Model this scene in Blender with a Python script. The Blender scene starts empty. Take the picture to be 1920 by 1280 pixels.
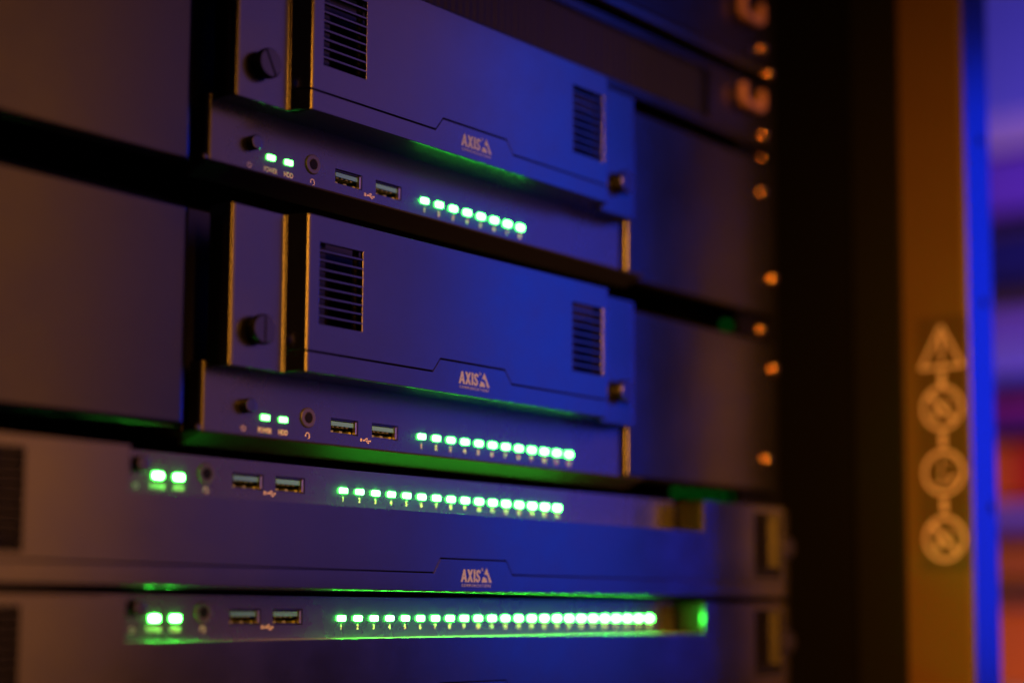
import bpy, bmesh, math, random
from mathutils import Vector, Matrix
random.seed(4)
S = 0.001                                   # everything below is given in millimetres
scn = bpy.context.scene
col = scn.collection

# ------------------------------------------------------------------ camera
CAM = Vector((-411.64, -420.34, 3.2548))
F = Vector((0.76425958, 0.63720706, 0.09937029))
RT = Vector((0.63995836, -0.76839109, 0.00533278))
UP = Vector((-0.07975333, -0.05951722, 0.99503623))
cd = bpy.data.cameras.new('camera')
cam = bpy.data.objects.new('camera', cd); col.objects.link(cam)
m = Matrix(((RT.x, UP.x, -F.x, CAM.x * S), (RT.y, UP.y, -F.y, CAM.y * S), (RT.z, UP.z, -F.z, CAM.z * S), (0, 0, 0, 1)))
cam.matrix_world = m
cd.sensor_width = 36
cd.lens = 3139.13 / 1920 * 36
cd.shift_y = 189.77 / 1920
cd.clip_start = 0.02; cd.clip_end = 60
cd.dof.use_dof = True
cd.dof.focus_distance = 0.592
cd.dof.aperture_fstop = 3.3
scn.camera = cam

# ------------------------------------------------------------------ world, exposure
w = bpy.data.worlds.new('World'); scn.world = w; w.use_nodes = True
bg = w.node_tree.nodes['Background']
bg.inputs[0].default_value = (0.5, 0.35, 0.6, 1); bg.inputs[1].default_value = 0.006
scn.view_settings.view_transform = 'Standard'; scn.view_settings.look = 'None'
scn.view_settings.exposure = 0; scn.view_settings.gamma = 1
scn.cycles.use_denoising = True
scn.cycles.max_bounces = 6
scn.cycles.sample_clamp_indirect = 4

# ------------------------------------------------------------------ lamps
def lamp(name, loc, target, sx, sy, power, color, spread=180):
    d = bpy.data.lights.new(name, 'AREA'); d.shape = 'RECTANGLE'
    d.size = sx * S; d.size_y = sy * S; d.energy = power; d.color = color; d.spread = math.radians(spread)
    o = bpy.data.objects.new(name, d); col.objects.link(o)
    o.location = Vector(loc) * S
    dr = (Vector(target) - Vector(loc)).normalized()
    o.rotation_euler = dr.to_track_quat('-Z', 'Y').to_euler()
    return o
LAMPS = dict(
    amber=lamp('amber_lamp', (-170, -420, 195), (342, -60, -90), 48, 290, 2.6, (1, .34, .025), 84),
    blue=lamp('blue_lamp', (1020, -380, 210), (130, 0, 90), 75, 560, .19, (0, .025, 1), 60),
    blue_fill=lamp('blue_fill_lamp', (625, -440, 210), (130, 0, 90), 130, 560, .06, (0, .07, 1), 60),  # added fill, widens the blue reflection on the faces
    violet=lamp('violet_fill_lamp', (560, -640, 290), (60, 0, 110), 240, 600, .028, (.34, .18, 1), 60),  # added soft fill for the left and middle faces
    pink=lamp('pink_lamp', (330, -900, 240), (-100, 0, 80), 360, 760, .13, (1, .345, .11), 60),
    upper=lamp('upper_pink_fill', (700, -640, 520), (70, 0, 180), 200, 220, .0016, (1, .35, .8), 50),  # extra fill, added to redden the upper faces
    room=lamp('backdrop_blue_fill', (1200, 100, 900), (2000, 600, 300), 300, 300, 4.4, (.13, .10, 1), 120),  # added blue light for the backdrop alone
    warm=lamp('backdrop_warm_fill', (1500, 100, -500), (1980, 600, 60), 200, 200, 2.6, (1, .5, .35), 120),  # added unseen warm light that colours the backdrop boxes
)

# ------------------------------------------------------------------ materials
def mat(name, base, rough=.45, metal=0, spec=.5, bump=0, scale=2500, var=0, ior=1.5):
    M = bpy.data.materials.new(name); M.use_nodes = True
    nt = M.node_tree; b = nt.nodes['Principled BSDF']
    b.inputs['Base Color'].default_value = (*base, 1); b.inputs['Roughness'].default_value = rough
    b.inputs['Metallic'].default_value = metal; b.inputs['Specular IOR Level'].default_value = spec
    b.inputs['IOR'].default_value = ior
    if bump or var:
        tc = nt.nodes.new('ShaderNodeTexCoord')
    if bump:
        n = nt.nodes.new('ShaderNodeTexNoise'); n.inputs['Scale'].default_value = scale; n.inputs['Detail'].default_value = 2
        nt.links.new(tc.outputs['Object'], n.inputs['Vector'])
        bp = nt.nodes.new('ShaderNodeBump'); bp.inputs['Strength'].default_value = bump; bp.inputs['Distance'].default_value = .00003
        nt.links.new(n.outputs['Fac'], bp.inputs['Height']); nt.links.new(bp.outputs['Normal'], b.inputs['Normal'])
    if var:
        n2 = nt.nodes.new('ShaderNodeTexNoise'); n2.inputs['Scale'].default_value = 22; n2.inputs['Detail'].default_value = 5
        n2.inputs['Roughness'].default_value = .65
        nt.links.new(tc.outputs['Object'], n2.inputs['Vector'])
        mr = nt.nodes.new('ShaderNodeMapRange'); mr.inputs['From Min'].default_value = .3; mr.inputs['From Max'].default_value = .7
        mr.inputs['To Min'].default_value = rough - var; mr.inputs['To Max'].default_value = rough + var
        nt.links.new(n2.outputs['Fac'], mr.inputs['Value']); nt.links.new(mr.outputs['Result'], b.inputs['Roughness'])
    return M
def emit(name, color, strength):
    M = bpy.data.materials.new(name); M.use_nodes = True
    nt = M.node_tree; b = nt.nodes['Principled BSDF']
    b.inputs['Base Color'].default_value = (.02, .1, .03, 1); b.inputs['Specular IOR Level'].default_value = 0
    b.inputs['Emission Color'].default_value = (*color, 1); b.inputs['Emission Strength'].default_value = strength
    return M
M_bezel = mat('bezel_powder_coat', (.004, .004, .004), .21, spec=1, ior=1.68, bump=.4, scale=1800, var=.045)
M_strip = mat('control_panel_paint', (.012, .012, .012), .27, spec=1, ior=1.6, bump=.9, scale=2300, var=.03)
M_strip2 = mat('control_panel_paint_hazed', (.017, .017, .017), .27, spec=1, ior=1.6, bump=.9, scale=2300, var=.03)  # lighter copy of the panel paint, stands in for green haze
M_wing = mat('wing_powder_coat', (.003, .003, .003), .23, spec=.8, ior=1.5, bump=.3, scale=1500, var=.05)
M_chassis = mat('chassis_steel', (.006, .006, .006), .5, bump=.8, scale=3000)
M_inner = mat('inner_black', (.003, .003, .003), .7, spec=.2)
M_jamb = mat('jamb_paint', (.002, .002, .002), .42, spec=.35)
M_lip = mat('notch_lip_glow', (.7, .7, .7), .3, spec=1)  # made pale so the green glow on the ledge comes out brighter
M_shelf = mat('shelf_steel', (.02, .02, .02), .7, spec=.05, bump=.8, scale=3000)
M_core = mat('vent_inner_plate', (.006, .004, .002), .42, spec=.45)  # amber light is partly tinted into this colour
M_backing = mat('backing_plate', (.005, .005, .005), .45, spec=.5, bump=.3)
M_knob = mat('knob_plastic', (.003, .003, .003), .3, spec=1, bump=.15, scale=4000)
M_button = mat('button_plastic', (.004, .006, .012), .21, spec=1, ior=1.6)
M_print = mat('white_print', (.86, .88, .95), .6)
M_logo = mat('logo_print', (.2, .27, .8), .6)  # blue in the ink stands in for blue light on the logo
M_led = emit('green_light', (.04, 1, .05), 150)
M_ledt = emit('green_light_tall', (.04, 1, .05), 95)
M_leds = emit('green_light_soft', (.07, 1, .08), 20)
M_dim = emit('dim_green_reflection', (.01, 1, .08), .07)  # glow that imitates reflected green light
M_steel = mat('nickel_shell_shaded', (.12, .12, .12), .3, metal=1)  # nickel darkened for the shade inside the socket
M_nickel = mat('nickel_glint', (.75, .7, .66), .38, metal=1)  # bright copy of the shell nickel, for a glint
M_tongue = mat('usb_tongue_blue', (.10, .34, .8), .35)
M_contact = mat('contact_green_tint', (.25, .3, .06), .35, metal=.3)  # contact metal greened, as if lit by the green lights
M_ring = mat('jack_ring', (.10, .095, .1), .3, metal=.4)
M_screw = mat('screw_amber_tint', (1, .66, .3), .14, metal=1)  # zinc screws with the amber light put into their colour
M_rail = mat('rail_black', (.0015, .0015, .0015), .6, spec=.15, bump=.3)
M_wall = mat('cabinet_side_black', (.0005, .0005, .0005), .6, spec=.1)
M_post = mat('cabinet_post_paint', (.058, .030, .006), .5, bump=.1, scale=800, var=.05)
M_dpost = mat('cabinet_post_paint_shaded', (.004, .004, .004), .3, spec=1)  # darkened copy of the post paint, takes amber light off its front
M_sticker = mat('sticker_film', (.038, .018, .004), .45)
M_sprint = mat('sticker_print', (.38, .30, .55), .5)  # white print tinted to make up for missing blue light

# ------------------------------------------------------------------ mesh helpers
def link(o, parent=None):
    col.objects.link(o)
    if parent is not None: o.parent = parent
    return o
def thing(name, label, cat, loc, group=None):
    o = bpy.data.objects.new(name, None); col.objects.link(o)
    o.empty_display_size = .01
    o.location = Vector(loc) * S; o['label'] = label; o['category'] = cat
    if group: o['group'] = group
    return o
def root_of(o):
    while o.parent is not None: o = o.parent
    return o
def wpos(o):
    v = Vector(o.location)
    while o.parent is not None:
        o = o.parent; v += Vector(o.location)
    return v
# every vertex is given in world millimetres; off = origin of the parent thing
def mesh(name, verts, faces, M, parent=None, smooth=False, bevel=0, seg=3, solid=0, angle=30, flat=False):
    off = wpos(parent) if parent is not None else Vector((0, 0, 0))
    vs = [Vector(v) for v in verts]
    c = sum(vs, Vector()) / len(vs)
    me = bpy.data.meshes.new(name)
    me.from_pydata([((v - c) * S) for v in vs], [], faces)
    bm = bmesh.new(); bm.from_mesh(me)
    bmesh.ops.recalc_face_normals(bm, faces=bm.faces) if not solid else None
    bm.to_mesh(me); bm.free()
    me.materials.append(M)
    if (smooth or bevel) and not flat:
        me.polygons.foreach_set('use_smooth', [True] * len(me.polygons))
        me.set_sharp_from_angle(angle=math.radians(angle))
    o = bpy.data.objects.new(name, me); link(o, parent)
    o.location = c * S - off
    if solid:
        md = o.modifiers.new('thickness', 'SOLIDIFY'); md.thickness = solid * S; md.offset = -1
    if bevel:
        md = o.modifiers.new('edge', 'BEVEL'); md.width = bevel * S; md.segments = seg
        md.limit_method = 'ANGLE'; md.angle_limit = math.radians(40)
    if (smooth or bevel) and not flat:
        md = o.modifiers.new('normals', 'WEIGHTED_NORMAL'); md.keep_sharp = True; md.weight = 80
    return o
def boxvf(x0, x1, y0, y1, z0, z1):
    v = [(x0, y0, z0), (x1, y0, z0), (x1, y1, z0), (x0, y1, z0), (x0, y0, z1), (x1, y0, z1), (x1, y1, z1), (x0, y1, z1)]
    f = [(0, 3, 2, 1), (4, 5, 6, 7), (0, 1, 5, 4), (1, 2, 6, 5), (2, 3, 7, 6), (3, 0, 4, 7)]
    return v, f
def box(name, x0, x1, y0, y1, z0, z1, M, parent=None, bevel=0, seg=3):
    v, f = boxvf(x0, x1, y0, y1, z0, z1)
    return mesh(name, v, f, M, parent, bevel=bevel, seg=seg)
def boxes(name, lst, M, parent=None, bevel=0):
    V = []; Fs = []
    for b in lst:
        v, f = boxvf(*b); n = len(V); V += v; Fs += [tuple(i + n for i in q) for q in f]
    return mesh(name, V, Fs, M, parent, bevel=bevel)
# sheet in the x-z plane whose depth follows a profile y(x); rows(x) gives the z of each row; holes are rectangles left open
def sheet(name, prof, rows, M, parent, holes=(), solid=1.4, bevel=.35, smooth=True):
    xs = [p[0] for p in prof]; nz = len(rows(xs[0]))
    V = []
    for x, y in prof:
        for z in rows(x): V.append((x, y, z))
    Fs = []
    for i in range(len(prof) - 1):
        for j in range(nz - 1):
            a = i * nz + j; b = a + nz
            cx = (xs[i] + xs[i + 1]) / 2; cz = sum(V[k][2] for k in (a, a + 1, b, b + 1)) / 4
            if any(h[0] < cx < h[1] and h[2] < cz < h[3] for h in holes): continue
            Fs.append((a, b, b + 1, a + 1))
    return mesh(name, V, Fs, M, parent, smooth=smooth, solid=solid, bevel=bevel, angle=38, flat=not smooth)
def fillet(pts, radii, n=7):
    out = [pts[0]]
    for i in range(1, len(pts) - 1):
        p0, p, p1 = Vector(pts[i - 1]), Vector(pts[i]), Vector(pts[i + 1]); r = radii[i - 1]
        d0 = (p0 - p).normalized(); d1 = (p1 - p).normalized()
        ang = d0.angle(d1); t = r / math.tan(ang / 2)
        a = p + d0 * t; b = p + d1 * t
        cc = p + (d0 + d1).normalized() * (r / math.sin(ang / 2))
        va = a - cc; vb = b - cc; th = va.angle(vb)
        for k in range(n + 1):
            s = k / n
            v = (va * math.sin((1 - s) * th) + vb * math.sin(s * th)) / math.sin(th)
            q = cc + v; out.append((q.x, q.y))
    out.append(pts[-1]); return out
def disc_prof(name, cx, cz, prof, M, parent, n=40, smooth=True, ay=None):
    # lathe about the y axis: prof = [(r, y)...]
    V = []; Fs = []
    for r, y in prof:
        for k in range(n):
            a = 2 * math.pi * k / n; V.append((cx + r * math.cos(a), y, cz + r * math.sin(a)))
    for i in range(len(prof) - 1):
        for k in range(n):
            a = i * n + k; b = i * n + (k + 1) % n
            Fs.append((a, b, b + n, a + n))
    Fs.append(tuple(range(n))); Fs.append(tuple(range((len(prof) - 1) * n, len(prof) * n)))
    return mesh(name, V, Fs, M, parent, smooth=True, angle=28)
def flat_poly(name, polys, y, M, parent, t=.04):
    # polys: lists of (x, z); thin printed ink
    V = []; Fs = []
    for p in polys:
        n = len(V); k = len(p)
        V += [(x, y - .006 * (len(Fs) % 7), z) for x, z in p]; Fs.append(tuple(range(n, n + k)))
    return mesh(name, V, Fs, M, parent)
def stroke(pts, wd):
    # thick polyline as quads
    out = []
    for i in range(len(pts) - 1):
        a, b = Vector(pts[i]), Vector(pts[i + 1]); d = (b - a).normalized(); n = Vector((-d.y, d.x)) * wd / 2; e = d * wd * .15
        out.append([tuple(a + n - e), tuple(a - n - e), tuple(b - n + e), tuple(b + n + e)])
    return out
def arc(cx, cz, r, a0, a1, n=18, sx=1):
    return [(cx + sx * r * math.cos(math.radians(a0 + (a1 - a0) * k / n)), cz + r * math.sin(math.radians(a0 + (a1 - a0) * k / n))) for k in range(n + 1)]
def text(name, body, x, z, y, h, M, parent, sx=1.0, bold=0.0, spacing=1.0, align='CENTER'):
    c = bpy.data.curves.new(name, 'FONT'); c.body = body; c.align_x = align; c.align_y = 'CENTER'
    c.size = h * 1.4; c.offset = bold; c.space_character = spacing; c.resolution_u = 3
    t = bpy.data.objects.new(name, c); col.objects.link(t)
    dg = bpy.context.evaluated_depsgraph_get(); dg.update()
    me = bpy.data.meshes.new_from_object(t.evaluated_get(dg))
    col.objects.unlink(t); bpy.data.objects.remove(t)
    me.name = name
    for v in me.vertices:
        v.co = Vector((v.co.x * sx * S, 0, v.co.y * S))
    me.materials.clear(); me.materials.append(M)
    o = bpy.data.objects.new(name, me); link(o, parent)
    off = wpos(parent) if parent is not None else Vector((0, 0, 0))
    o.location = Vector((x, y, z)) * S - off
    return o

# ------------------------------------------------------------------ parts shared by the appliances
def status_light(name, x, z, parent, wd=3.4, ht=1.8, M=None):
    V = []; Fs = []
    def ring(w2, h2, y, r):
        pts = []
        for (sx, sz, a0) in ((1, 1, 0), (-1, 1, 90), (-1, -1, 180), (1, -1, 270)):
            for k in range(4):
                a = math.radians(a0 + 30 * k)
                pts.append((x + sx * (w2 - r) + r * math.cos(a), y, z + sz * (h2 - r) + r * math.sin(a)))
        return pts
    R = [ring(wd / 2, ht / 2, .1, .3), ring(wd / 2, ht / 2, -.55, .3), ring(wd / 2 - .15, ht / 2 - .15, -.75, .2)]
    for r in R: V += r
    n = 16
    for i in range(2):
        for k in range(n):
            Fs.append((i * n + k, i * n + (k + 1) % n, (i + 1) * n + (k + 1) % n, (i + 1) * n + k))
    Fs.append(tuple(range(2 * n, 3 * n)))
    return mesh(name, V, Fs, M or M_led, parent, smooth=True)
def usb_port(cx, cz, parent, blade=False):
    w2, h2 = 6.6, 2.55
    V = []; Fs = []
    # shell: open box 0.4 mm thick
    o = boxes('usb_port', [(cx - w2, cx - w2 + .35, 1.0, 9, cz - h2, cz + h2), (cx + w2 - .35, cx + w2, .2, 9, cz - h2, cz + h2),
                           (cx - w2 + .35, cx + w2 - .35, 1.0, 9, cz + h2 - .35, cz + h2), (cx - w2 + .35, cx + w2 - .35, 1.0, 9, cz - h2, cz - h2 + .35),
                           (cx - w2 + .35, cx + w2 - .35, 8.6, 9, cz - h2 + .35, cz + h2 - .35)], M_steel, parent)
    return o
def usb_inner(cx, cz, shell):
    # grandchildren are the deepest level: tongue and contacts hang on the port
    box('shield_glint', cx + 5.75, cx + 6.2, .35, 2.0, cz - 2.1, cz + 2.1, M_nickel, shell)  # added bar that imitates the glint on the shell's right wall
    box('tongue', cx - 5.6, cx + 5.3, .9, 8.5, cz + .15, cz + 1.75, M_tongue, shell, bevel=.1, seg=2)
    boxes('contacts', [(cx - 4.6 + k * 2.3, cx - 3.6 + k * 2.3, 1.6, 8.4, cz - .25, cz + .13) for k in range(4)], M_contact, shell)
    boxes('spring_tabs', [(cx - 4.9 + k * 4.4, cx - 3.4 + k * 4.4, 2.2, 7.5, cz - 2.1, cz - 1.35) for k in range(3)], M_contact, shell)
def headset_symbol(cx, cz, parent):
    s = stroke(arc(cx, cz, .85, -20, 200, 10), .28)
    s += [[(cx - 1.1, cz - .5), (cx - .65, cz - .5), (cx - .65, cz + .1), (cx - 1.1, cz + .1)], [(cx + .65, cz - .5), (cx + 1.1, cz - .5), (cx + 1.1, cz + .1), (cx + .65, cz + .1)]]
    s += stroke([(cx + .95, cz - .5), (cx + .8, cz - .95), (cx + .1, cz - 1.1)], .26)
    return flat_poly('headset_symbol', s, -.05, M_print, parent)
def power_symbol(cx, cz, parent):
    s = stroke(arc(cx, cz, .85, -235, 55, 14), .26) + stroke([(cx, cz + .1), (cx, cz + 1.1)], .28)
    return flat_poly('power_symbol', s, -.05, M_print, parent)
def usb_symbol(cx, cz, parent):
    o = text('usb_lettering', 'SS', cx - 1.75, cz, -.05, 1.05, M_print, parent, .8, .05)
    s = stroke([(cx - .55, cz - .05), (cx + 2.6, cz - .05)], .22) + stroke([(cx - .1, cz - .05), (cx + .5, cz + .65), (cx + 1.0, cz + .65)], .2)
    s += stroke([(cx + .7, cz - .05), (cx + 1.2, cz - .75), (cx + 1.8, cz - .75)], .2)
    s += [[(cx + 2.5, cz + .35), (cx + 3.2, cz - .05), (cx + 2.5, cz - .45)], [(cx + .95, cz + .4), (cx + 1.4, cz + .4), (cx + 1.4, cz + .9), (cx + .95, cz + .9)]]
    s += [arc(cx + 1.95, cz - .75, .28, 0, 324, 9), arc(cx - .5, cz - .05, .3, 0, 324, 9)]
    flat_poly('usb_symbol', s, -.06, M_print, parent)
def thumb_screw(cx, cz, y0, parent, r=5.0, ln=4.6, slot=70):
    prof = [(r * .72, y0), (r * .72, y0 - 1.4), (r * .94, y0 - 1.7), (r, y0 - 2.2), (r, y0 - ln + .7), (r * .97, y0 - ln + .3), (r * .9, y0 - ln)]
    k = disc_prof('thumb_screw', cx, cz, prof, M_knob, parent)
    a = math.radians(slot); dx, dz = math.cos(a), math.sin(a)
    nx, nz = -dz, dx; L = r * .93; W = .42; yf = y0 - ln - .03
    V = []
    for s, t, yy in ((-1, -1, yf), (1, -1, yf), (1, 1, yf), (-1, 1, yf), (-1, -1, yf + .05), (1, -1, yf + .05), (1, 1, yf + .05), (-1, 1, yf + .05)):
        V.append((cx + dx * L * s + nx * W * t, yy, cz + dz * L * s + nz * W * t))
    mesh('screw_slot', V, boxvf(0, 1, 0, 1, 0, 1)[1], M_inner, k)
    return k
def logo(cx, cz, y, parent):
    # four heavy condensed letters, the cut triangle and the spaced line below
    H = 4.6; b = cz - H / 2; t = cz + H / 2
    P = []
    x = cx - 8.4
    def q(*pts): P.append([(px, pz) for px, pz in pts])
    wA = 3.6                                # A, leaning
    q((x, b), (x + 1.05, b), (x + 2.35, t), (x + 1.5, t)); q((x + 1.5 + .85, t), (x + 1.55, t), (x + 2.35, b), (x + 3.45, b))
    q((x + .95, b + 1.0), (x + 2.6, b + 1.0), (x + 2.5, b + 1.9), (x + 1.15, b + 1.9))
    x += 3.5                                # X
    q((x, b), (x + 1.1, b), (x + 3.2, t), (x + 2.2, t)); q((x, t), (x + 1.15, t), (x + 3.3, b), (x + 2.15, b))
    x += 3.55                               # I
    q((x, b), (x + .98, b), (x + .98, t), (x, t))
    x += 1.35                               # S
    s = [(x + 2.15, t - 1.15), (x + 1.85, t - .5), (x + 1.2, t - .45), (x + .55, t - .75), (x + .5, t - 1.5), (x + .9, cz + .15), (x + 1.5, cz - .3), (x + 1.85, b + 1.45), (x + 1.75, b + .75), (x + 1.15, b + .42), (x + .5, b + .5), (x + .15, b + 1.2)]
    for g in stroke(s, .88): P.append(g)
    flat_poly('logo_letters', P, y, M_logo, parent)
    # registered mark
    flat_poly('registered_mark', stroke(arc(cx + 3.45, t + .1, .42, 0, 360, 12), .2), y, M_logo, parent)
    # triangle with an arc cut through its left foot
    T = []
    apex = (cx + 5.9, t + .75); R0 = (cx + 8.9, b); L0 = (cx + 3.0, b)
    T.append([apex, (cx + 7.0, b + 2.1), (cx + 6.0, b + 2.75), (cx + 4.75, b + 3.05), (cx + 4.45, b + 2.7)])
    T.append([apex, R0, (cx + 7.45, b), (cx + 6.95, b + 1.4), (cx + 6.55, b + 2.45)])
    T.append([L0, (cx + 3.95, b + 2.0), (cx + 5.0, b + 1.85), (cx + 5.9, b + 1.2), (cx + 6.5, b)])
    flat_poly('logo_triangle', T, y - .01, M_logo, parent)
    text('company_line', 'COMMUNICATIONS', cx + .2, b - 1.25, y, 1.0, M_logo, parent, .92, .03, 1.55)
def vent(bez, x0, x1, z0, z1, n, yf, th=1.0, tag='slat'):
    # n openings, n-1 slats
    p = (z1 - z0 + th) / n
    me = None
    for k in range(1, n):
        zc = z0 - th / 2 + k * p
        if me is None:
            o = box(tag, x0 - .3, x1 + .3, yf, yf + 1.5, zc - th / 2, zc + th / 2, M_bezel, bez, bevel=.25, seg=2); me = o
        else:
            c = me.copy(); link(c, bez); c.location = me.location + Vector((0, 0, (zc - z00) * S)); continue
        z00 = zc

# ------------------------------------------------------------------ control strip with its lights and sockets
def control_panel(par, xa, xb, z0, z1, zl, x1, nleds, bx, px, hx, jx, ux, btn_r=2.5, jdz=1.7, udz=.1, num=3.55, let=4.4, Mp=None, Ms=None, Mb=None):
    # par thing; zl = height of the row of lights; x1 = first port light
    holes = [(u - 6.75, u + 6.75, zl + udz - 2.7, zl + udz + 2.7) for u in ux]
    xs = sorted({xa, xb, *[h[0] for h in holes], *[h[1] for h in holes]})
    zs = sorted({z0, z1, *[h[2] for h in holes], *[h[3] for h in holes]})
    prof = fillet([(xa, 6), (xa, 0), (xb, 0), (xb, 6)], [1.6, 1.2], 14)
    pts = [p for p in prof] + [(x, 0) for x in xs if xa + 2 < x < xb - 2]
    left = [p for p in prof if p[0] < xa + 2]; right = [p for p in prof if p[0] > xb - 2]
    mid = [(x, 0) for x in xs if xa + 2 < x < xb - 2]
    strip = sheet('control_panel', left + mid + right, lambda x: zs, Mb or M_strip, par, holes, solid=1.2, bevel=.3, smooth=False)
    for u in ux:
        usb_inner(u, zl + udz, usb_port(u, zl + udz, par))
    for k in range(nleds):
        xx = x1 + k * 8.06
        status_light('port_light', xx, zl, strip, M=Mp)
        text('port_number', str(k + 1), xx, zl - num, -.05, 1.75, M_print, strip, .9, .06)
    status_light('power_light', px, zl, strip, M=Ms); status_light('disk_light', hx, zl, strip, M=Ms)
    text('power_lettering', 'POWER', px, zl - let, -.05, 1.75, M_print, strip, .72, .07)
    text('disk_lettering', 'HDD', hx + .15, zl - let, -.05, 1.75, M_print, strip, .8, .07)
    power_symbol(bx - .6, zl - let, strip)
    headset_symbol(jx, zl - let + .1, strip)
    usb_symbol((ux[0] + ux[1]) / 2 - .2, zl - let + .6, strip)
    bz = zl + 3.1
    disc_prof('power_button', bx, bz, [(btn_r, 0), (btn_r, -2.9), (btn_r - .15, -3.15), (btn_r - .5, -3.3)], M_button, par)
    j = disc_prof('audio_jack', jx, zl + jdz, [(3.5, 0), (3.5, -.35), (3.2, -.6), (2.0, -.6), (1.75, -.3)], M_ring, par)
    disc_prof('jack_bore', jx, zl + jdz, [(1.7, -.66), (1.6, -.67)], M_inner, j)
    return strip

# ------------------------------------------------------------------ two-unit appliance
def tall_appliance(label, dz, dx, nleds, slotang):
    Z = dz; X = dx
    t = thing('network_video_recorder', label, 'rack appliance', (50.1 + X, 100, 59.5 + Z), 'rack appliances with green lights')
    x0, x1 = -64.3 + X, 164.6 + X
    box('chassis', x0 + .4, x1 - .4, 10, 300, 59.7 + Z, 135.7 + Z, M_chassis, t, bevel=1)
    control_panel(t, x0, x1, 59.5 + Z, 83 + Z, 66.9 + Z, 40.1 + X, nleds, -45.6 + X, -36.8 + X, -28.7 + X, -17.3 + X, (.45 + X, 20.9 + X), jdz=1.75, Mp=M_ledt, Ms=M_leds)
    # bezel
    ye, yc = -10.0, -17.0
    zb, zt = 81.3 + Z, 134.7 + Z
    eL, eR = -62.3 + X, 162.4 + X
    cL, cR = -34.4 + X, 133.2 + X
    c0 = 50.1 + X
    def seam(x):
        a, b_, c_, d_ = c0 - 22.6, c0 - 18.6, c0 + 17.6, c0 + 21.6
        lo, hi = 88.4 + Z, 93.4 + Z
        if x <= a or x >= d_: return lo
        if x < b_: return lo + (hi - lo) * (x - a) / (b_ - a)
        if x > c_: return hi + (lo - hi) * (x - c_) / (d_ - c_)
        return hi
    vL = (-28.8 + X, -8.6 + X, 98.1 + Z, 125.6 + Z); vR = (109.4 + X, 129.4 + X, 98.1 + Z, 125.6 + Z)
    slantL = fillet([(cL - 4.0, ye + .35), (cL, yc), (c0, yc)], [1.7])[:-1]
    slantR = fillet([(c0, yc), (cR, yc), (cR + 4.2, ye + .35)], [1.7])[1:]
    mids = sorted([vL[0], vL[1], vR[0], vR[1], c0 - 22.6, c0 - 18.6, c0 + 17.6, c0 + 21.6])
    prof = slantL + [(x, yc) for x in mids if slantL[-1][0] < x < slantR[0][0]] + slantR
    bez = sheet('front_bezel', prof, lambda x: [seam(x) + .14, 98.1 + Z, 125.6 + Z, zt], M_bezel, t, [vL, vR], solid=1.3, bevel=.32)
    sheet('lower_trim', prof, lambda x: [zb, seam(x) - .14], M_bezel, bez, solid=1.3, bevel=.32)
    # dark backing so the seam reads as a groove
    box('seam_backing', cL + 1, cR - 1, yc + 2.2, yc + 3.0, 86 + Z, 96 + Z, M_inner, bez)
    # ears
    le = fillet([(eL, 0.2), (eL, ye), (cL - 4.2, ye), (cL - 4.0 + .35, ye - .6)], [2.2, .5])
    le = fillet([(eL, 0.2), (eL, ye), (cL - 4.35, ye), (cL - 3.85, ye - .85)], [2.2, 1.1])
    ear = sheet('bezel_ear', le, lambda x: [zb - .3, zt - .4], M_bezel, bez, solid=1.3, bevel=.3)
    re = fillet([(cR + 3.85, ye - .85), (cR + 4.35, ye), (eR, ye), (eR, 0.2)], [1.1, 2.2])
    sheet('bezel_ear', re, lambda x: [zb - .9, zt - .9], M_bezel, bez, solid=1.3, bevel=.3)
    # underside and top return of the bezel
    box('bezel_floor', eL + 1.6, eR - 1.6, -8.2, -.1, zb + .3, zb + 1.5, M_bezel, bez)
    box('bezel_floor', cL + 1, cR - 1, yc + 1.4, -8.25, zb + .3, zb + 1.5, M_bezel, bez)
    box('bezel_top', cL + 1, cR - 1, yc + 1.4, -.1, zt - 1.6, zt - .5, M_bezel, bez)
    for v in (vL, vR):
        vent(bez, v[0], v[1], v[2], v[3], 9, yc)
        # plate behind the louvres with its own opening
        a, b_ = v[0] + 6.2, v[1] - .2
        boxes('backing_plate', [(v[0] - 3, a, yc + 4, yc + 5, v[2] - 3, v[3] + 3), (b_, b_ + 2.1, yc + 4, yc + 5, v[2] - 3, v[3] + 3), (b_ + 4, b_ + 9, yc + 4, yc + 5, v[2] - 3, v[3] + 3)], M_backing, bez)
    k1 = thumb_screw(-50.3 + X, 93.6 + Z, ye, bez, slot=slotang)
    k2 = thumb_screw(150.4 + X, 94.2 + Z, ye, bez, slot=80)
    logo(c0 - .2, 87.9 + Z, yc - .05, bez)
    # little rubber feet at the lower corners
    disc_prof('rubber_foot', -66.6 + X, 60.9 + Z, [(1.5, 3), (1.5, -1.2), (1.0, -1.8), (.5, -2)], M_knob, t, n=20)
    disc_prof('rubber_foot', 164.6 + X, 58.9 + Z, [(1.5, 3), (1.5, -1.2), (1.0, -1.8), (.5, -2)], M_knob, t, n=20)
    return t
tall_appliance('top black appliance behind a tall louvred bezel, eight numbered green lights lit', 88.9, .25, 8, -62)
tall_appliance('black tall appliance with twelve numbered green lights, under the eight-light one', 0, 0, 12, 90)

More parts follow.
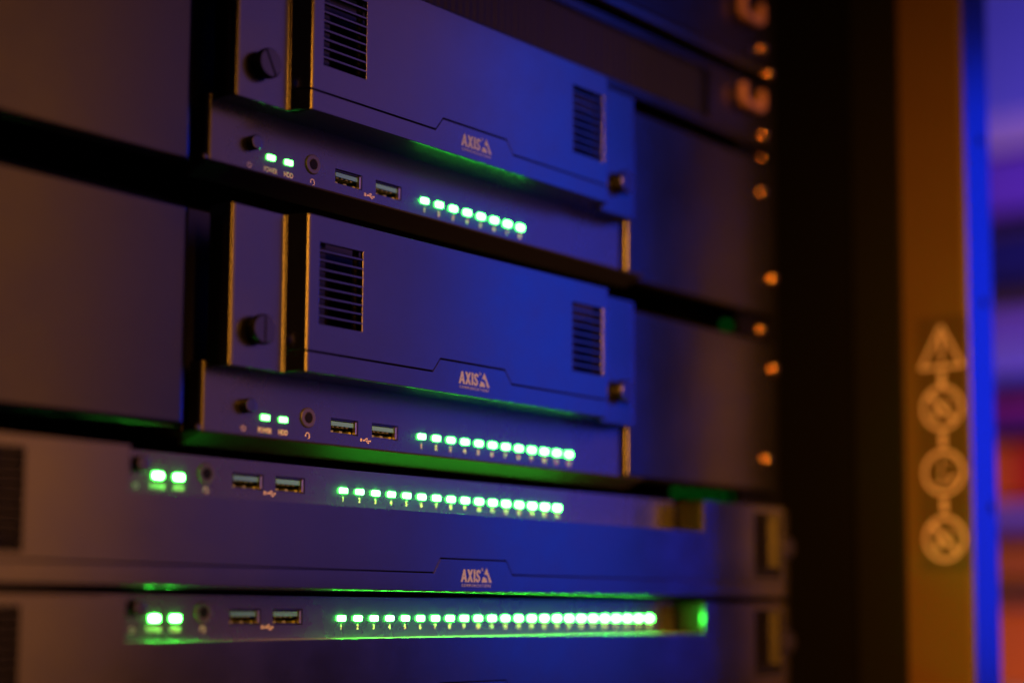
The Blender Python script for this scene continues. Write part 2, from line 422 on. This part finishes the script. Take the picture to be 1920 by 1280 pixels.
# ------------------------------------------------------------------ one-unit appliance
def slim_appliance(label, dz, nleds, green_jamb=False):
    Z = dz
    c0 = 54.4
    t = thing('network_video_recorder', label, 'rack appliance', (c0, 100, 8.4 + Z), 'rack appliances with green lights')
    box('chassis', c0 - 217, c0 + 217, 12, 420, 8.6 + Z, 51.3 + Z, M_chassis, t, bevel=1)
    control_panel(t, -101.5, 205.5, 37.2 + Z, 52.0 + Z, 44.6 + Z, .2, nleds, -88.6, -80.8, -72.6, -61.5, (-43.6, -24.8), jdz=1.9, udz=.5, num=3.05, let=3.5, Mb=M_strip2)
    yf, ye = -15.0, -8.0
    zb, zt = 9.7 + Z, 51.6 + Z
    zn = 37.9 + Z                                  # floor of the notch
    nL, nR = -103.0, 206.5
    cL, cR = c0 - 220.5, c0 + 220.5
    eL, eR = c0 - 237, c0 + 237
    tc = 53.1
    def seam(x):
        a, b_, c_, d_ = tc - 21.9, tc - 18.3, tc + 18.6, tc + 21.9
        lo, hi = 16.6 + Z, 21.8 + Z
        if x <= a or x >= d_: return lo
        if x < b_: return lo + (hi - lo) * (x - a) / (b_ - a)
        if x > c_: return hi + (lo - hi) * (x - c_) / (d_ - c_)
        return hi
    vL = (c0 - 217.3, c0 - 193.5, 18.8 + Z, 48.2 + Z); vR = (c0 + 193.5, c0 + 217.3, 18.8 + Z, 48.2 + Z)
    sl = fillet([(cL - 3.5, ye + .35), (cL, yf), (c0, yf)], [1.5])[:-1]
    sr = fillet([(c0, yf), (cR, yf), (cR + 3.5, ye + .35)], [1.5])[1:]
    tabs = [tc - 21.9, tc - 18.3, tc + 18.6, tc + 21.9]
    # one plate with the notch left open at the top; jamb walls stand behind its edges
    xs_ = sorted([vL[0], vL[1], nL, nR, vR[0], vR[1]] + tabs)
    prof = sl + [(x, yf) for x in xs_] + sr
    bez = sheet('front_bezel', prof, lambda x: [seam(x) + .14, max(vL[2], seam(x) + .8), zn, vL[3], zt], M_bezel, t,
                [vL, vR, (nL, nR, zn, zt + 9)], solid=2.2, bevel=.9)
    sheet('lower_trim', sl + [(x, yf) for x in tabs] + sr, lambda x: [zb, seam(x) - .14], M_bezel, bez, solid=1.3, bevel=.5)
    box('notch_jamb', nR, nR + 1.2, yf + 2.25, -.2, zn - 1, zt - .4, M_jamb, bez)
    box('notch_jamb', nL - 1.2, nL, yf + 2.25, -.2, zn - 1, zt - .4, M_jamb, bez)
    # ledge that forms the floor of the notch, the floor under the bezel, top returns at the ends
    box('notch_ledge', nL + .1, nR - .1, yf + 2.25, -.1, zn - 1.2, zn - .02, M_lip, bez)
    box('bezel_floor', cL + 2, cR - 2, yf + 1.5, -.1, zb + .05, zb + 1.2, M_ledge, bez)
    box('bezel_top', cL + 2, nL - 2, yf + 1.6, -.1, zt - 1.2, zt - .1, M_bezel, bez)
    box('bezel_top', nR + 2, cR - 2, yf + 1.6, -.1, zt - 1.2, zt - .1, M_bezel, bez)
    box('seam_backing', cL + 3, cR - 3, yf + 2.0, yf + 2.8, 14 + Z, 24 + Z, M_inner, bez)
    sheet('bezel_ear', fillet([(eL, .2), (eL, ye), (cL - 3.9, ye), (cL - 3.4, ye - .8)], [2, 1]), lambda x: [zb, zt], M_bezel, bez, solid=1.3, bevel=.3)
    sheet('bezel_ear', fillet([(cR + 3.4, ye - .8), (cR + 3.9, ye), (eR, ye), (eR, .2)], [1, 2]), lambda x: [zb, zt], M_bezel, bez, solid=1.3, bevel=.3)
    for v in (vL, vR):
        vent(bez, v[0], v[1], v[2], v[3], 11, yf, .7)
        ww = 7.0 if v is vL else 2.2
        box('backing_plate', v[0] - 1, v[0] + 4, yf + 4, yf + 5, v[2] - 3, v[3] + 3, M_inner, bez)
        mesh('vent_core', [(v[1] - ww, yf + 5.4 - (ww - 2.2) * .5, v[2] - 1), (v[1] + .2, yf + 1.7, v[2] - 1), (v[1] + .2, yf + 1.7, v[3] + 1), (v[1] - ww, yf + 5.4 - (ww - 2.2) * .5, v[3] + 1),
                            (v[1] - ww + 1, yf + 6 - (ww - 2.2) * .5, v[2] - 1), (v[1] + 1.2, yf + 2.3, v[2] - 1), (v[1] + 1.2, yf + 2.3, v[3] + 1), (v[1] - ww + 1, yf + 6 - (ww - 2.2) * .5, v[3] + 1)],
             [(0, 1, 2, 3), (7, 6, 5, 4), (0, 4, 5, 1), (1, 5, 6, 2), (2, 6, 7, 3), (3, 7, 4, 0)], M_core, bez)
    thumb_screw(c0 + 229.2, 33.6 + Z, ye, bez, slot=80)
    thumb_screw(c0 - 229.2, 33.6 + Z, ye, bez, slot=80)
    logo(tc + 1.1, 15.7 + Z, yf - .05, bez)
    return t
M_ledge = mat('bezel_inner_paint', (.035, .035, .035), .34, spec=1, bump=.1)
slim_appliance('black slim full-width appliance with sixteen numbered green lights, upper of the two slim ones', 0, 16)
slim_appliance('lowest black slim appliance with twenty-four numbered green lights in a row', -44.45, 24)

# ------------------------------------------------------------------ mounting shelves with wide side wings
def shelf(label, z0, ztop, zw):
    t = thing('rack_shelf', label, 'rack shelf', (50, 100, z0), 'shelves holding the tall appliances')
    box('wing_panel', -190.5, -69.6, 0, 16, zw, ztop, M_wing, t, bevel=3.2, seg=8)
    box('wing_panel', 169.6, 293.0, 0, 16, zw, ztop, M_wing, t, bevel=2.2, seg=6)
    box('shelf_floor', -70.8, 170.4, 3.1, 330, z0 - 1.7, z0 - .15, M_shelf, t, bevel=.3)
    pf = [(-8, z0 - .2), (-8, z0 - .8), (1.6, z0 - 4.6), (3, z0 - 4.6), (3, z0 - .2)]  # slope made up to catch green light in place of lens glare
    mesh('front_lip', [(-70.8, y, z) for y, z in pf] + [(170.4, y, z) for y, z in pf],
         [(0, 1, 2, 3, 4), (9, 8, 7, 6, 5)] + [(k, (k + 1) % 5, (k + 1) % 5 + 5, k + 5) for k in range(5)], M_shelf, t)
    box('side_wall', -70.6, -69.4, 16.1, 330, z0, ztop - 3, M_inner, t)
    box('side_wall', 168.8, 170.3, 16.1, 330, z0, ztop - 3, M_inner, t)
    return t
shelf('black rack shelf with wide blank side wings around the twelve-light appliance', 59.6, 134.4, 59.6)
shelf('black rack shelf with wide blank side wings around the eight-light appliance', 147.4, 223.6, 145.9)

# ------------------------------------------------------------------ panels above
t = thing('brush_panel', 'dark blank panel with faint vertical brush ribs above the top appliance', 'blank panel', (52, 8, 228.8))
box('panel_plate', -190, 293, 0, 3, 228.8, 233.5, M_wing, t, bevel=.8)
box('panel_plate', -190, 293, 0, 3, 256.5, 261, M_wing, t, bevel=.8)
box('panel_end', 236, 293, .2, 3.1, 233.6, 256.4, M_wing, t)
box('panel_end', -190, -120, .2, 3.1, 233.6, 256.4, M_wing, t)
M_rib = mat('brush_black', (.003, .003, .003), .6, spec=.3)
rib0 = None
for k in range(84):
    x = -119 + k * 4.2
    if rib0 is None:
        rib0 = box('rib', x, x + 4.1, 1.8, 3.0, 233.6, 256.4, M_rib, t, bevel=.4, seg=2)
    else:
        c = rib0.copy(); link(c, t); c.location = rib0.location + Vector((k * 4.2 * S, random.uniform(-.12, .12) * S, 0))
box('panel_back', -120, 236, 3.3, 4.2, 233.6, 256.4, M_inner, t)
def dring(x, z, label):
    # bent flat cable ring standing out from the panel
    V = []; Fs = []
    path = [(x, z + 9), (x, z + 1.5), (x + 1.5, z), (x + 15, z - .5), (x + 17, z + 1), (x + 17, z + 9)]
    n = len(path)
    for (px, pz) in path:
        for dy in (-1.6, 1.6):
            for dd in (-1.5, 1.5):
                i = path.index((px, pz))
                a = Vector(path[max(0, i - 1)]); b = Vector(path[min(n - 1, i + 1)]); d = (b - a).normalized()
                V.append((px - d.y * dd, -4 + dy, pz + d.x * dd))
    for i in range(n - 1):
        a = i * 4; b = a + 4
        for p, q_ in ((0, 1), (1, 3), (3, 2), (2, 0)): Fs.append((a + p, a + q_, b + q_, b + p))
    Fs.append((0, 2, 3, 1)); Fs.append(((n - 1) * 4, (n - 1) * 4 + 1, (n - 1) * 4 + 3, (n - 1) * 4 + 2))
    o = mesh('cable_hook', V, Fs, M_hook, None, bevel=.5)
    o['label'] = label; o['category'] = 'cable hook'; o['group'] = 'amber-lit cable hooks at the right rail'
    return o
M_hook = mat('hook_metal', (.5, .26, .1), .4, metal=.4)  # amber light is tinted into the base colour
dring(259.5, 246.2, 'lower amber-lit J-shaped cable hook beside the right-hand screws')
dring(259.5, 289.5, 'amber-lit J-shaped cable hook cut by the top edge of the photo')
t = thing('rack_device', 'dark slim panel with a purple-lit lower lip, second strip above the top appliance', 'blank panel', (52, 8, 264.6))
box('front_lip', -190, 291, -3, 30, 264.4, 269.3, M_bezel, t, bevel=1.6, seg=5)
t2 = box('blank_panel', -190, 291, 0, 4, 270.6, 315, M_wing, None, bevel=1)
t2['label'] = 'dark blank panel at the very top right of the rack'; t2['category'] = 'blank panel'

# ------------------------------------------------------------------ rack rails, interior, screws
t = thing('rack_rail', 'black vertical rack rail behind the right ends of the panels', 'rack rail', (285, 20, -60))
box('rail_flange', 268, 300, 4.3, 6.5, -120, 330, M_rail, t)
box('rail_return', 300.1, 302.2, 4.3, 14, -120, 330, M_rail, t, bevel=.5)
t = thing('rack_rail', 'black vertical rack rail at the left edge of the photo', 'rack rail', (-185, 20, -60))
box('rail_flange', -196, -165, 17, 19, -120, 330, M_rail, t)
def rack_screw(x, z, y=0, r=2.6, label='', dome=True):
    prof = [(r * 1.3, y), (r * 1.3, y - .4)] + [(r * math.cos(math.radians(a)), y - .4 - r * .9 * math.sin(math.radians(a))) for a in range(0, 88, 8)]
    o = disc_prof('rack_screw', x, z, prof, M_screw, None, n=48)
    o['label'] = label; o['category'] = 'screw'; o['group'] = 'screws down the right rail'
    return o
for x, z, r, y, lb in ((282.6, 279, 2.4, -.1, 'bright amber screw, topmost of the column on the right rail'),
                    (283.0, 265.8, 2.4, -3.1, 'bright amber screw just below the topmost one on the right rail'),
                    (283.0, 235.5, 2.4, -.1, 'orange screw below the lower cable hook on the right rail'),
                    (288.0, 226.2, 1.6, 4.2, 'small dim orange screw at the gap under the ribbed panel'),
                    (281.0, 206.6, 2.2, -.1, 'pale screw on the upper right wing, below the ribbed panel'),
                    (290.0, 165.2, 2.6, -.1, 'reddish screw low on the upper right wing'),
                    (286.0, 139.7, 2.2, 4.2, 'dim amber screw in the gap between the two right wings'),
                    (290.0, 120.6, 2.6, -.1, 'orange-brown screw near the top of the lower right wing'),
                    (282.5, 76.0, 2.4, -.1, 'bright elongated amber screw low on the lower right wing'),
                    (285.6, 8.7, 1.6, -2.0, 'dim amber screw at the gap between the two slim appliances')):
    rack_screw(x, z, y, r, lb)
o = box('rack_interior', -200, 320, 440, 446, -160, 360, M_inner); o['kind'] = 'structure'
box('rack_floor', -200, 320, 20, 439, -164, -160, M_inner)['kind'] = 'structure'
# added glowing boxes stand in for green reflections seen in the gaps
def deep_reflection(z, xs, label):
    t = thing('green_reflection', label, 'reflection stand-in', (325, 60, z - 3))
    box('reflection_backing', 285, 345.5, 60, 200, z - 2.2, z + 2.2, M_inner, t)
    for x in xs:
        box('port_light', x, x + 7, 59.2, 60, z - 1.4, z + 1.6, M_dim, t)  # glows in place of a reflected light
deep_reflection(63.4, [292 + k * 13 for k in range(5)], 'dark box deep in the gap with a glowing row standing in for green reflections')
deep_reflection(155.5, [340, 351], 'dark box deep in the upper gap with two glowing stand-ins for green reflections')

# ------------------------------------------------------------------ cabinet side, front post with warning stickers
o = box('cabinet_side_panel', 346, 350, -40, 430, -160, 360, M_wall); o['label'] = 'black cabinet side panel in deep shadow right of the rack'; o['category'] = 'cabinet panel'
o = box('seal_strip', 343, 345.9, -42.5, -16, -160, 360, M_rail, None, bevel=.5); o['label'] = 'black vertical seal strip left of the tan post'; o['category'] = 'seal strip'
t = thing('cabinet_post', 'tan amber-lit cabinet front post carrying the round warning stickers', 'cabinet post', (356, -60, -160))
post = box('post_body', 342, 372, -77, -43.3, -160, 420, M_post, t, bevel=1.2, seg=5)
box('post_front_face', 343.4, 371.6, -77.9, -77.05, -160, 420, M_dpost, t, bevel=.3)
for (x, z) in ((361, 236.3), (360.5, 154.7), (364.5, 54.1)):
    disc_prof('post_hole', x, z, [(2.6, -77.95), (2.6, -78.0)], M_inner, t, n=20)
# sticker: dark film with pale symbols, lies on the inner side of the post (plane x = 342)
def side_poly(name, polys, M, parent, x=341.9):
    V = []; Fs = []
    for p in polys:
        n = len(V); V += [(x - .006 * (len(Fs) % 7), y, z) for y, z in p]; Fs.append(tuple(range(n, n + len(p))))
    return mesh(name, V, Fs, M, parent)
ys = -64.0
st = thing('warning_sticker', 'vertical warning sticker with a triangle above three round signs on the post', 'sticker', (341.9, ys, 22))
side_poly('sticker_film', [[(ys - 12.6, 23), (ys + 12.6, 23), (ys + 12.6, 147), (ys - 12.6, 147)]], M_sticker, st, 341.95)
def rings(cz, kind):
    P = stroke(arc(ys, cz, 10.0, 0, 360, 36), 1.8)
    if kind == 'no': P += stroke([(ys + 7, cz + 7.2), (ys - 7, cz - 7.2)], 2.1)
    # note: +y is to the left as seen from the front of the sticker
    side_poly('round_sign', P, M_sprint, st, 341.88)
    if kind == 'no':
        Q = [[(ys - 5.4, cz + 1.5), (ys - 2.0, cz + 4.6), (ys - 1.4, cz + 3.2), (ys - 4.6, cz + .6)], [(ys + 1.5, cz - 5), (ys + 5, cz - 5), (ys + 4.5, cz - .5), (ys + 2.5, cz - .2)]]
    else:
        Q = stroke([(ys + 1.2, cz + 6), (ys + 1.2, cz - 6)], .8) + [[(ys - 3.6, cz - 5.6), (ys - 6.3, cz - 3), (ys - 5.4, cz - .8), (ys - 2.2, cz - 4)]] + stroke([(ys - 2, cz + 5.5), (ys - 5, cz + 4.8)], .7) + stroke([(ys + 5, cz - 5.4), (ys - 2, cz - 5.6)], .6)
    side_poly('pictogram', Q, M_sprint, st, 341.87)
rings(102.0, 'no'); rings(70.6, 'do'); rings(38.6, 'no')
side_poly('warning_triangle', stroke([(ys, 142), (ys + 11, 122), (ys - 11, 122), (ys, 142)], 1.7), M_sprint, st, 341.88)
side_poly('exclamation_mark', [[(ys - .9, 138), (ys + .9, 138), (ys + .9, 127.5), (ys - .9, 127.5)], [(ys - 1, 126), (ys + 1, 126), (ys + 1, 124), (ys - 1, 124)]], M_sprint, st, 341.86)
for z in (116.2, 86.4, 54.6):
    side_poly('link_mark', [[(ys - 1.5, z - 3.4), (ys + 1.5, z - 3.4), (ys + 1.5, z + 3.4), (ys - 1.5, z + 3.4)]], M_sprint, st, 341.86)

# ------------------------------------------------------------------ room behind, far out of focus
M_room = mat('room_wall_paint', (.55, .5, .6), .7)
M_beam = mat('pale_beam', (.85, .6, .5), .6)
M_red = mat('red_crate', (.5, .01, .002), .5)
M_orange = mat('orange_crate', (.65, .13, .005), .5)
M_brown = mat('brown_crate', (.35, .10, .01), .6)
M_navy = mat('navy_shelf', (.02, .02, .08), .5)
M_purple = mat('purple_panel', (.3, .1, .4), .6)
o = box('room_wall', 2050, 2060, -200, 1600, -900, 1600, M_room); o['kind'] = 'structure'
o = box('room_floor', -600, 2060, -1200, 1600, -910, -900.5, mat('floor_grey', (.06, .06, .07), .6)); o['kind'] = 'structure'
def backbox(name, z0, z1, M, label, cat, x=1950, ya=430, yb=760, group=None, taper=0):
    o = box(name, x, x + 60, ya, yb, z0, z1, M, None, bevel=3)
    o['label'] = label; o['category'] = cat
    if group: o['group'] = group
    return o
backbox('cable_trunking', 697, 748, M_beam, 'blurred pinkish horizontal trunking high on the room wall', 'trunking')
backbox('wall_cabinet', 598, 686, M_purple, 'blurred purple cabinet under the pinkish trunking', 'cabinet')
t = thing('storage_shelving', 'blurred dark blue shelving unit beyond the post at the right edge', 'shelving', (1980, 600, -200))
for z in (528, 330, 268, 118, 22, -130):
    box('shelf_board', 1935, 2030, 420, 770, z - (35 if z == 528 else 4), z + (35 if z == 528 else 4), M_navy, t)  # the thick top board stands in for a dark shelf shadow
for y in (412, 778):
    box('shelf_upright', 1935, 1960, y - 6, y + 6, -880, 600, M_navy, t)
    box('shelf_upright', 2005, 2030, y - 6, y + 6, -880, 600, M_navy, t)
backbox('storage_crate', 410, 450, mat('violet_crate', (.28, .16, .4), .6), 'blurred dim violet crate above the shelving middle', 'crate', group='blurred crates on the shelving')
backbox('storage_crate', 345, 405, mat('lilac_crate', (.3, .25, .5), .6), 'blurred lilac crate standing on the second shelf', 'crate', group='blurred crates on the shelving')
backbox('storage_crate', 276, 322, mat('plum_crate', (.3, .02, .15), .6), 'blurred plum crate between shelves, above the red-orange one', 'crate', group='blurred crates on the shelving')
backbox('storage_crate', 172, 250, M_orange, 'blurred orange part of the brightest crate, left of the red one', 'crate', ya=586, group='blurred crates on the shelving')
backbox('storage_crate', 172, 250, M_red, 'blurred deep red crate right of the orange one', 'crate', yb=584, group='blurred crates on the shelving')
backbox('storage_crate', 126, 160, mat('mauve_crate', (.35, .22, .5), .6), 'blurred mauve crate below the red and orange ones', 'crate', group='blurred crates on the shelving')
backbox('storage_crate', 50, 108, M_brown, 'blurred brown crate in the lower part of the shelving', 'crate', group='blurred crates on the shelving')
backbox('storage_crate', -110, 14, mat('rust_crate', (.5, .12, .01), .6), 'blurred rust-coloured crate at the bottom right corner', 'crate', group='blurred crates on the shelving')
